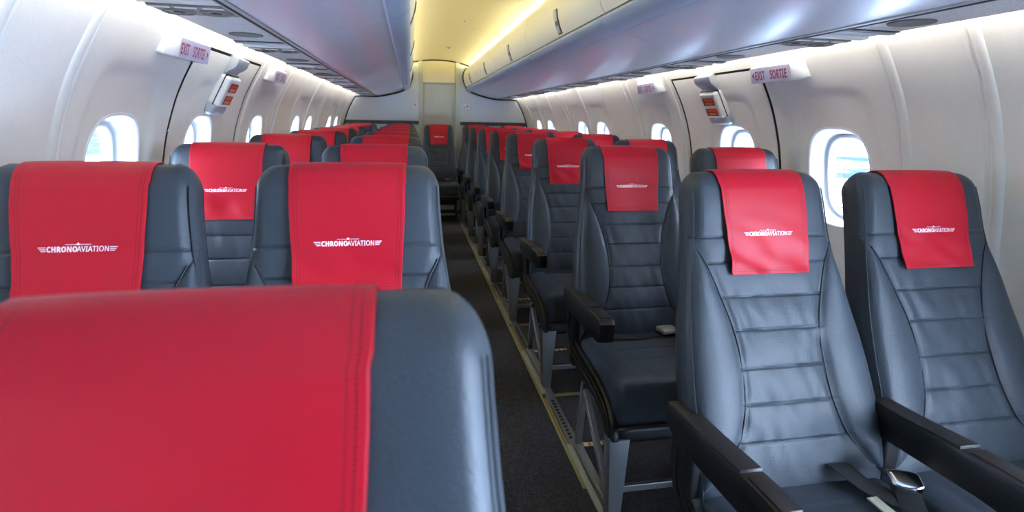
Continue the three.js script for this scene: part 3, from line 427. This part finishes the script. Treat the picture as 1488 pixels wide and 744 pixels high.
function makeSeat(label, x, D, { aisle = 0, mid = 0, recline = 12, variant = 0, legs = [], spread = 0, belt = 'plain', height = 0, centre = false, coverShift = 0 }) {
  const o = thing('passenger_seat', label, 'seat', [x, 0, -D], 'passenger seats');
  const pivot = [0, 0.385 + height, 0.143], a = -recline * Math.PI / 180;
  const back = part(o, 'backrest', backG.shell, mat.leather); back.position.set(...pivot); back.rotation.x = a;
  part(back, 'head_panel', backG.head_panel, mat.leather); part(back, 'centre_panel', backG.centre_panel, mat.leather, 'quilted centre panel'); part(back, 'side_bolster', backG.bolster_a, mat.leather); part(back, 'side_bolster', backG.bolster_b, mat.leather); part(back, 'piping', pipeG, mat.leather); part(back, 'seam', seamG, mat.piping);
  const cv = part(o, 'headrest_cover', covers[variant % 3].g, coverMat, 'red headrest cover printed with white CHRONOAVIATION logo'); cv.position.set(pivot[0] + coverShift, pivot[1], pivot[2]); cv.rotation.x = a;
  const cu = part(o, 'seat_cushion', cushG, mat.leather); part(cu, 'seam', cushSeamG, mat.piping);
  part(o, 'seat_pan', panG, mat.black); part(o, 'skirt', skirtG, mat.black);
  if (aisle) {
    const ar = part(o, 'armrest', G('arm' + aisle, () => armG(aisle)), mat.black, 'black plastic armrest'); part(ar, 'arm_pad', G('pad' + aisle, () => padG(aisle)), mat.blackPad); part(ar, 'arm_cap', G('cap' + aisle, () => capG(aisle)), mat.blackPad);
    const sp = part(o, 'side_panel', G('side' + aisle, () => sideG(aisle)), mat.black, 'curved black side panel'); part(sp, 'ridge', G('ridge' + aisle, () => ridgeG(aisle)), mat.black); part(sp, 'post', G('post' + aisle, () => postG(aisle)), mat.black);
  }
  if (mid) { const ar = part(o, 'armrest', G('arm' + mid, () => armG(mid)), mat.black, 'black plastic armrest'); part(ar, 'arm_pad', G('pad' + mid, () => padG(mid)), mat.blackPad); part(ar, 'arm_cap', G('cap' + mid, () => capG(mid)), mat.blackPad); part(ar, 'arm_post', G('armpost' + mid, () => bx(mid * .213, mid * .253, 0.33, 0.555, 0.10, 0.165, .008)), mat.black); }
  for (const lx of legs) { part(o, 'leg', G('fl' + lx, () => frontLegG(lx)), mat.greyMetal, 'tapered grey metal leg'); part(o, 'leg', G('rl' + lx, () => rearLegG(lx)), mat.psuDark); part(o, 'brace', G('br' + lx, () => braceG(lx)), mat.alu); part(o, 'foot', G('ft' + lx, () => footG(lx)), mat.alu); }
  if (spread) part(o, 'spreader', G('sd' + spread, () => bar([spread * .21, 0.085, 0.50], [-spread * .232, 0.085, 0.50], .016, .022)), mat.alu);
  if (centre) part(o, 'base_box', join([bx(-0.19, 0.19, 0.02, 0.275, 0.12, 0.46, .01)]), mat.vent), part(o, 'kick_bar', bx(-0.17, 0.17, 0.075, 0.10, 0.455, 0.47, .004), mat.railCover), part(o, 'kick_plate', bx(-0.16, 0.16, 0.145, 0.20, 0.455, 0.467, .004), mat.lampGrey);
  if (belt === 'plain') {
    const b = part(o, 'seat_belt', G('belt', () => join([beltRibbon([[0.21, .37, .155], [0.17, .452, .19], [0.12, .460, .20], [0.075, .462, .205]], .045), beltRibbon([[-0.21, .37, .155], [-0.15, .452, .20], [-0.02, .459, .215], [0.06, .460, .20]], .045)])), mat.webbing);
    part(b, 'buckle', G('bk', () => { const g = buckleGeo(); g.rotateY(Math.PI / 2 + .15); g.translate(0.095, .472, .20); return g; }), mat.buckle, 'metal seat belt buckle');
  }
  if (belt === 'loose') {
    const b = part(o, 'seat_belt', join([beltRibbon([[0.222, .38, .135], [0.222, .462, .165], [0.205, .478, .20], [0.190, .480, .235]], .048), beltRibbon([[0.105, .40, .105], [0.100, .475, .135], [0.095, .490, .175], [0.115, .476, .225], [0.16, .470, .275]], .050), beltRibbon([[0.185, .478, .25], [0.15, .468, .31], [0.12, .462, .40], [0.11, .455, .50]], .048)]), mat.webbing);
    part(b, 'buckle', (() => { const g = block(0.062, 0.022, 0.046, 0.006, 12, 5, 8, (v) => { v.z *= 1 - 0.22 * sstep(.010, .031, Math.abs(v.x)); v.y += .003 * Math.cos(v.z * 60); }); g.rotateX(.30); g.rotateY(-.38); g.translate(0.182, .494, .245); return g; })(), mat.chrome, 'shiny chrome seat belt buckle');
    part(b, 'belt_tag', bx(0.085, 0.108, 0.474, 0.478, 0.255, 0.32, .001), mat.railCover, 'cream belt tag');
  }
  return o;
}
const SA = 0.4646, SW = 0.9285;
const rowName = (n) => n === 1 ? 'last row against rear bulkhead' : `${ord[n - 1]} row from rear bulkhead`;
rowsR.forEach((D, k) => {
  const n = rowsR.length - k, last = n === 1, rec = k === 0 ? 16.4 : last ? 10 : 12 + [0, 0, .6, -.4, .3, 0, .4][k];
  makeSeat(`grey leather aisle seat, red headrest cover, ${rowName(n)}, passengers' left`, SA, D, { aisle: -1, mid: 1, recline: rec, variant: k, legs: [-0.215], spread: -1, belt: k === 0 ? 'loose' : 'plain' });
  makeSeat(`grey leather window seat, red headrest cover, ${rowName(n)}, passengers' left`, SW, D, { recline: rec + (k ? .5 : .3), variant: k + 1, legs: [0.10], belt: k === 0 ? 'none' : 'plain' });
});
rowsL.forEach((D, k) => {
  const n = rowsL.length - k, last = n === 1, rec = k === 0 ? 17.5 : last ? 10 : 12 + [0, 0, .4, 0, .3, -.3, 0, .2][k];
  makeSeat(`grey leather aisle seat, red headrest cover, ${rowName(n)}, passengers' right`, -SA - .007 - (k === 0 ? .002 : 0), D, { coverShift: k === 0 ? -.012 : 0, aisle: 1, mid: -1, recline: rec, variant: k + 2, legs: [0.215], spread: 1 });
  if (k > 0) makeSeat(`grey leather window seat, red headrest cover, ${rowName(n)}, passengers' right`, -SW, D, { recline: rec, variant: k, legs: [-0.10] });
});
makeSeat('grey leather centre seat closing the aisle end before the rear door', -0.012, 6.80, { aisle: 0, recline: 10, variant: 1, centre: true });

// ---------------------------------------------------------------- seat rails and floor markings
const holeG = (() => { const g = new THREE.CylinderGeometry(0.0075, 0.0075, 0.0015, 12); return g; })();
for (const [x, lab] of [[0.247, "metal seat rail along the aisle under seats on passengers' left"], [-0.247, "metal seat rail along the aisle under seats on passengers' right"]]) {
  const o = thing('seat_rail', lab, 'seat rail', [x, 0, 0], 'seat rails'), rows = x > 0 ? rowsR : rowsL;
  part(o, 'channel', join([bx(-.019, .019, 0, 0.004, ZB + .3, 0.2), bx(-.019, -.014, 0, 0.008, ZB + .3, 0.2), bx(.014, .019, 0, 0.008, ZB + .3, 0.2)]), mat.alu);
  const s = Math.sign(x);
  rows.forEach((D, k) => {
    if (k && D < 6.5) { // cover strip beside each seat foot, open perforated rail behind it
      part(o, 'rail_cover', bx(-s * .012, -s * .034, 0.002, 0.012, -(D - 0.60), -(D - 0.14), .003), mat.railCover, 'cream rail cover strip');
      const hs = []; for (let q = 0; q < 12; q++) { const g = holeG.clone(); g.translate(0, 0.0046, -(D - 0.09 + q * 0.0254)); hs.push(g); } part(o, 'rail_holes', join(hs), mat.vent);
      part(o, 'edge_strip', bx(-s * .022, -s * .032, 0.0, 0.006, -(D - 0.14), -(D + 0.22), .002), mat.amber, 'amber edge strip');
    }
  });
}
{ const o = thing('path_strip', "pale yellow floor path strip along aisle beside passengers' left seats", 'floor strip', [0.208, 0, 0]); part(o, 'strip', bx(-.005, .005, 0, 0.004, ZB + .5, -1.55, .001), mat.pathStrip); }
const markTex = canvasTex(256, 32, (c, w, h) => { c.fillStyle = '#c9bb84'; c.fillRect(0, 0, w, h); c.fillStyle = '#9a3a2c'; for (let k = 0; k < 7; k++) { const x = 10 + k * 36; c.beginPath(); c.moveTo(x, 3); c.lineTo(x + 14, 3); c.lineTo(x + 24, 16); c.lineTo(x + 14, 29); c.lineTo(x, 29); c.lineTo(x + 9, 16); c.fill(); } });
const markMat = M({ map: markTex, roughness: .6 });
rowsR.slice(1, 6).forEach((D, k) => {
  const n = ord[6 - k], o = thing('floor_marking', `cream floor strip with red chevrons under ${n} row from rear bulkhead, passengers' left`, 'floor marking', [0.36, 0, -(D - 0.14)], 'floor markings'); const g = new THREE.BoxGeometry(0.20, 0.004, 0.022); g.translate(0, .002, 0); part(o, 'strip', g, markMat);
  const p = thing('floor_cross_strip', `plain cream floor strip behind ${n} row from rear bulkhead, passengers' left`, 'floor strip', [0.36, 0, -(D + 0.24)], 'floor cross strips'); part(p, 'strip', bx(-.10, .10, 0, .004, -.011, .011, .001), mat.pathStrip);
});

// ---------------------------------------------------------------- outside: bright snowy apron seen through the windows
const apronMap = dataTex(512, 16, (u, v) => { const k = n8(u, v) * .6 + n32(u, v) * .4, t = sstep(.52, .62, k); return [mix(.95, .80, t), mix(.96, .87, t), mix(.98, .94, t)]; }, true);
const wetMap = dataTex(256, 30, (u, v) => { const k = .6 * n8(u, v) + .4 * n32(u, v), t = sstep(.52, .74, k); return [mix(.15, .34, t), mix(.19, .38, t), mix(.24, .43, t)]; }, true);
const wetMat = M({ map: wetMap, roughness: 1, specularIntensity: 0 });
const ground = struct('ground', 'bright snowy apron outside the aircraft windows', 'ground');
for (const sd of [1, -1]) { // dark wet taxiway with ragged snow edges
  const e = rng(41 + sd), near = [], far = []; for (let z = -380; z <= 380; z += 4) { near.push([19 + 3.5 * e() + 2.5 * Math.sin(z * .11), z]); far.unshift([40 + 8 * e() + 4 * Math.sin(z * .07 + 1), z]); }
  const g = new THREE.ExtrudeGeometry(new THREE.Shape([...near, ...far].map(([x, z]) => new THREE.Vector2(sd * x, z))), { depth: 0.012, bevelEnabled: false }); g.rotateX(-Math.PI / 2); g.translate(0, -1.6, 0);
  part(ground, 'taxiway', boxUV(g), wetMat);
}
part(ground, 'snow', bx(-390, 390, -1.75, -1.6, -390, 390), M({ map: apronMap, roughness: 0.8 }));

scene.traverse((o) => { if (o.isMesh) { o.castShadow = o.receiveShadow = true; } });
renderer.render(scene, camera);
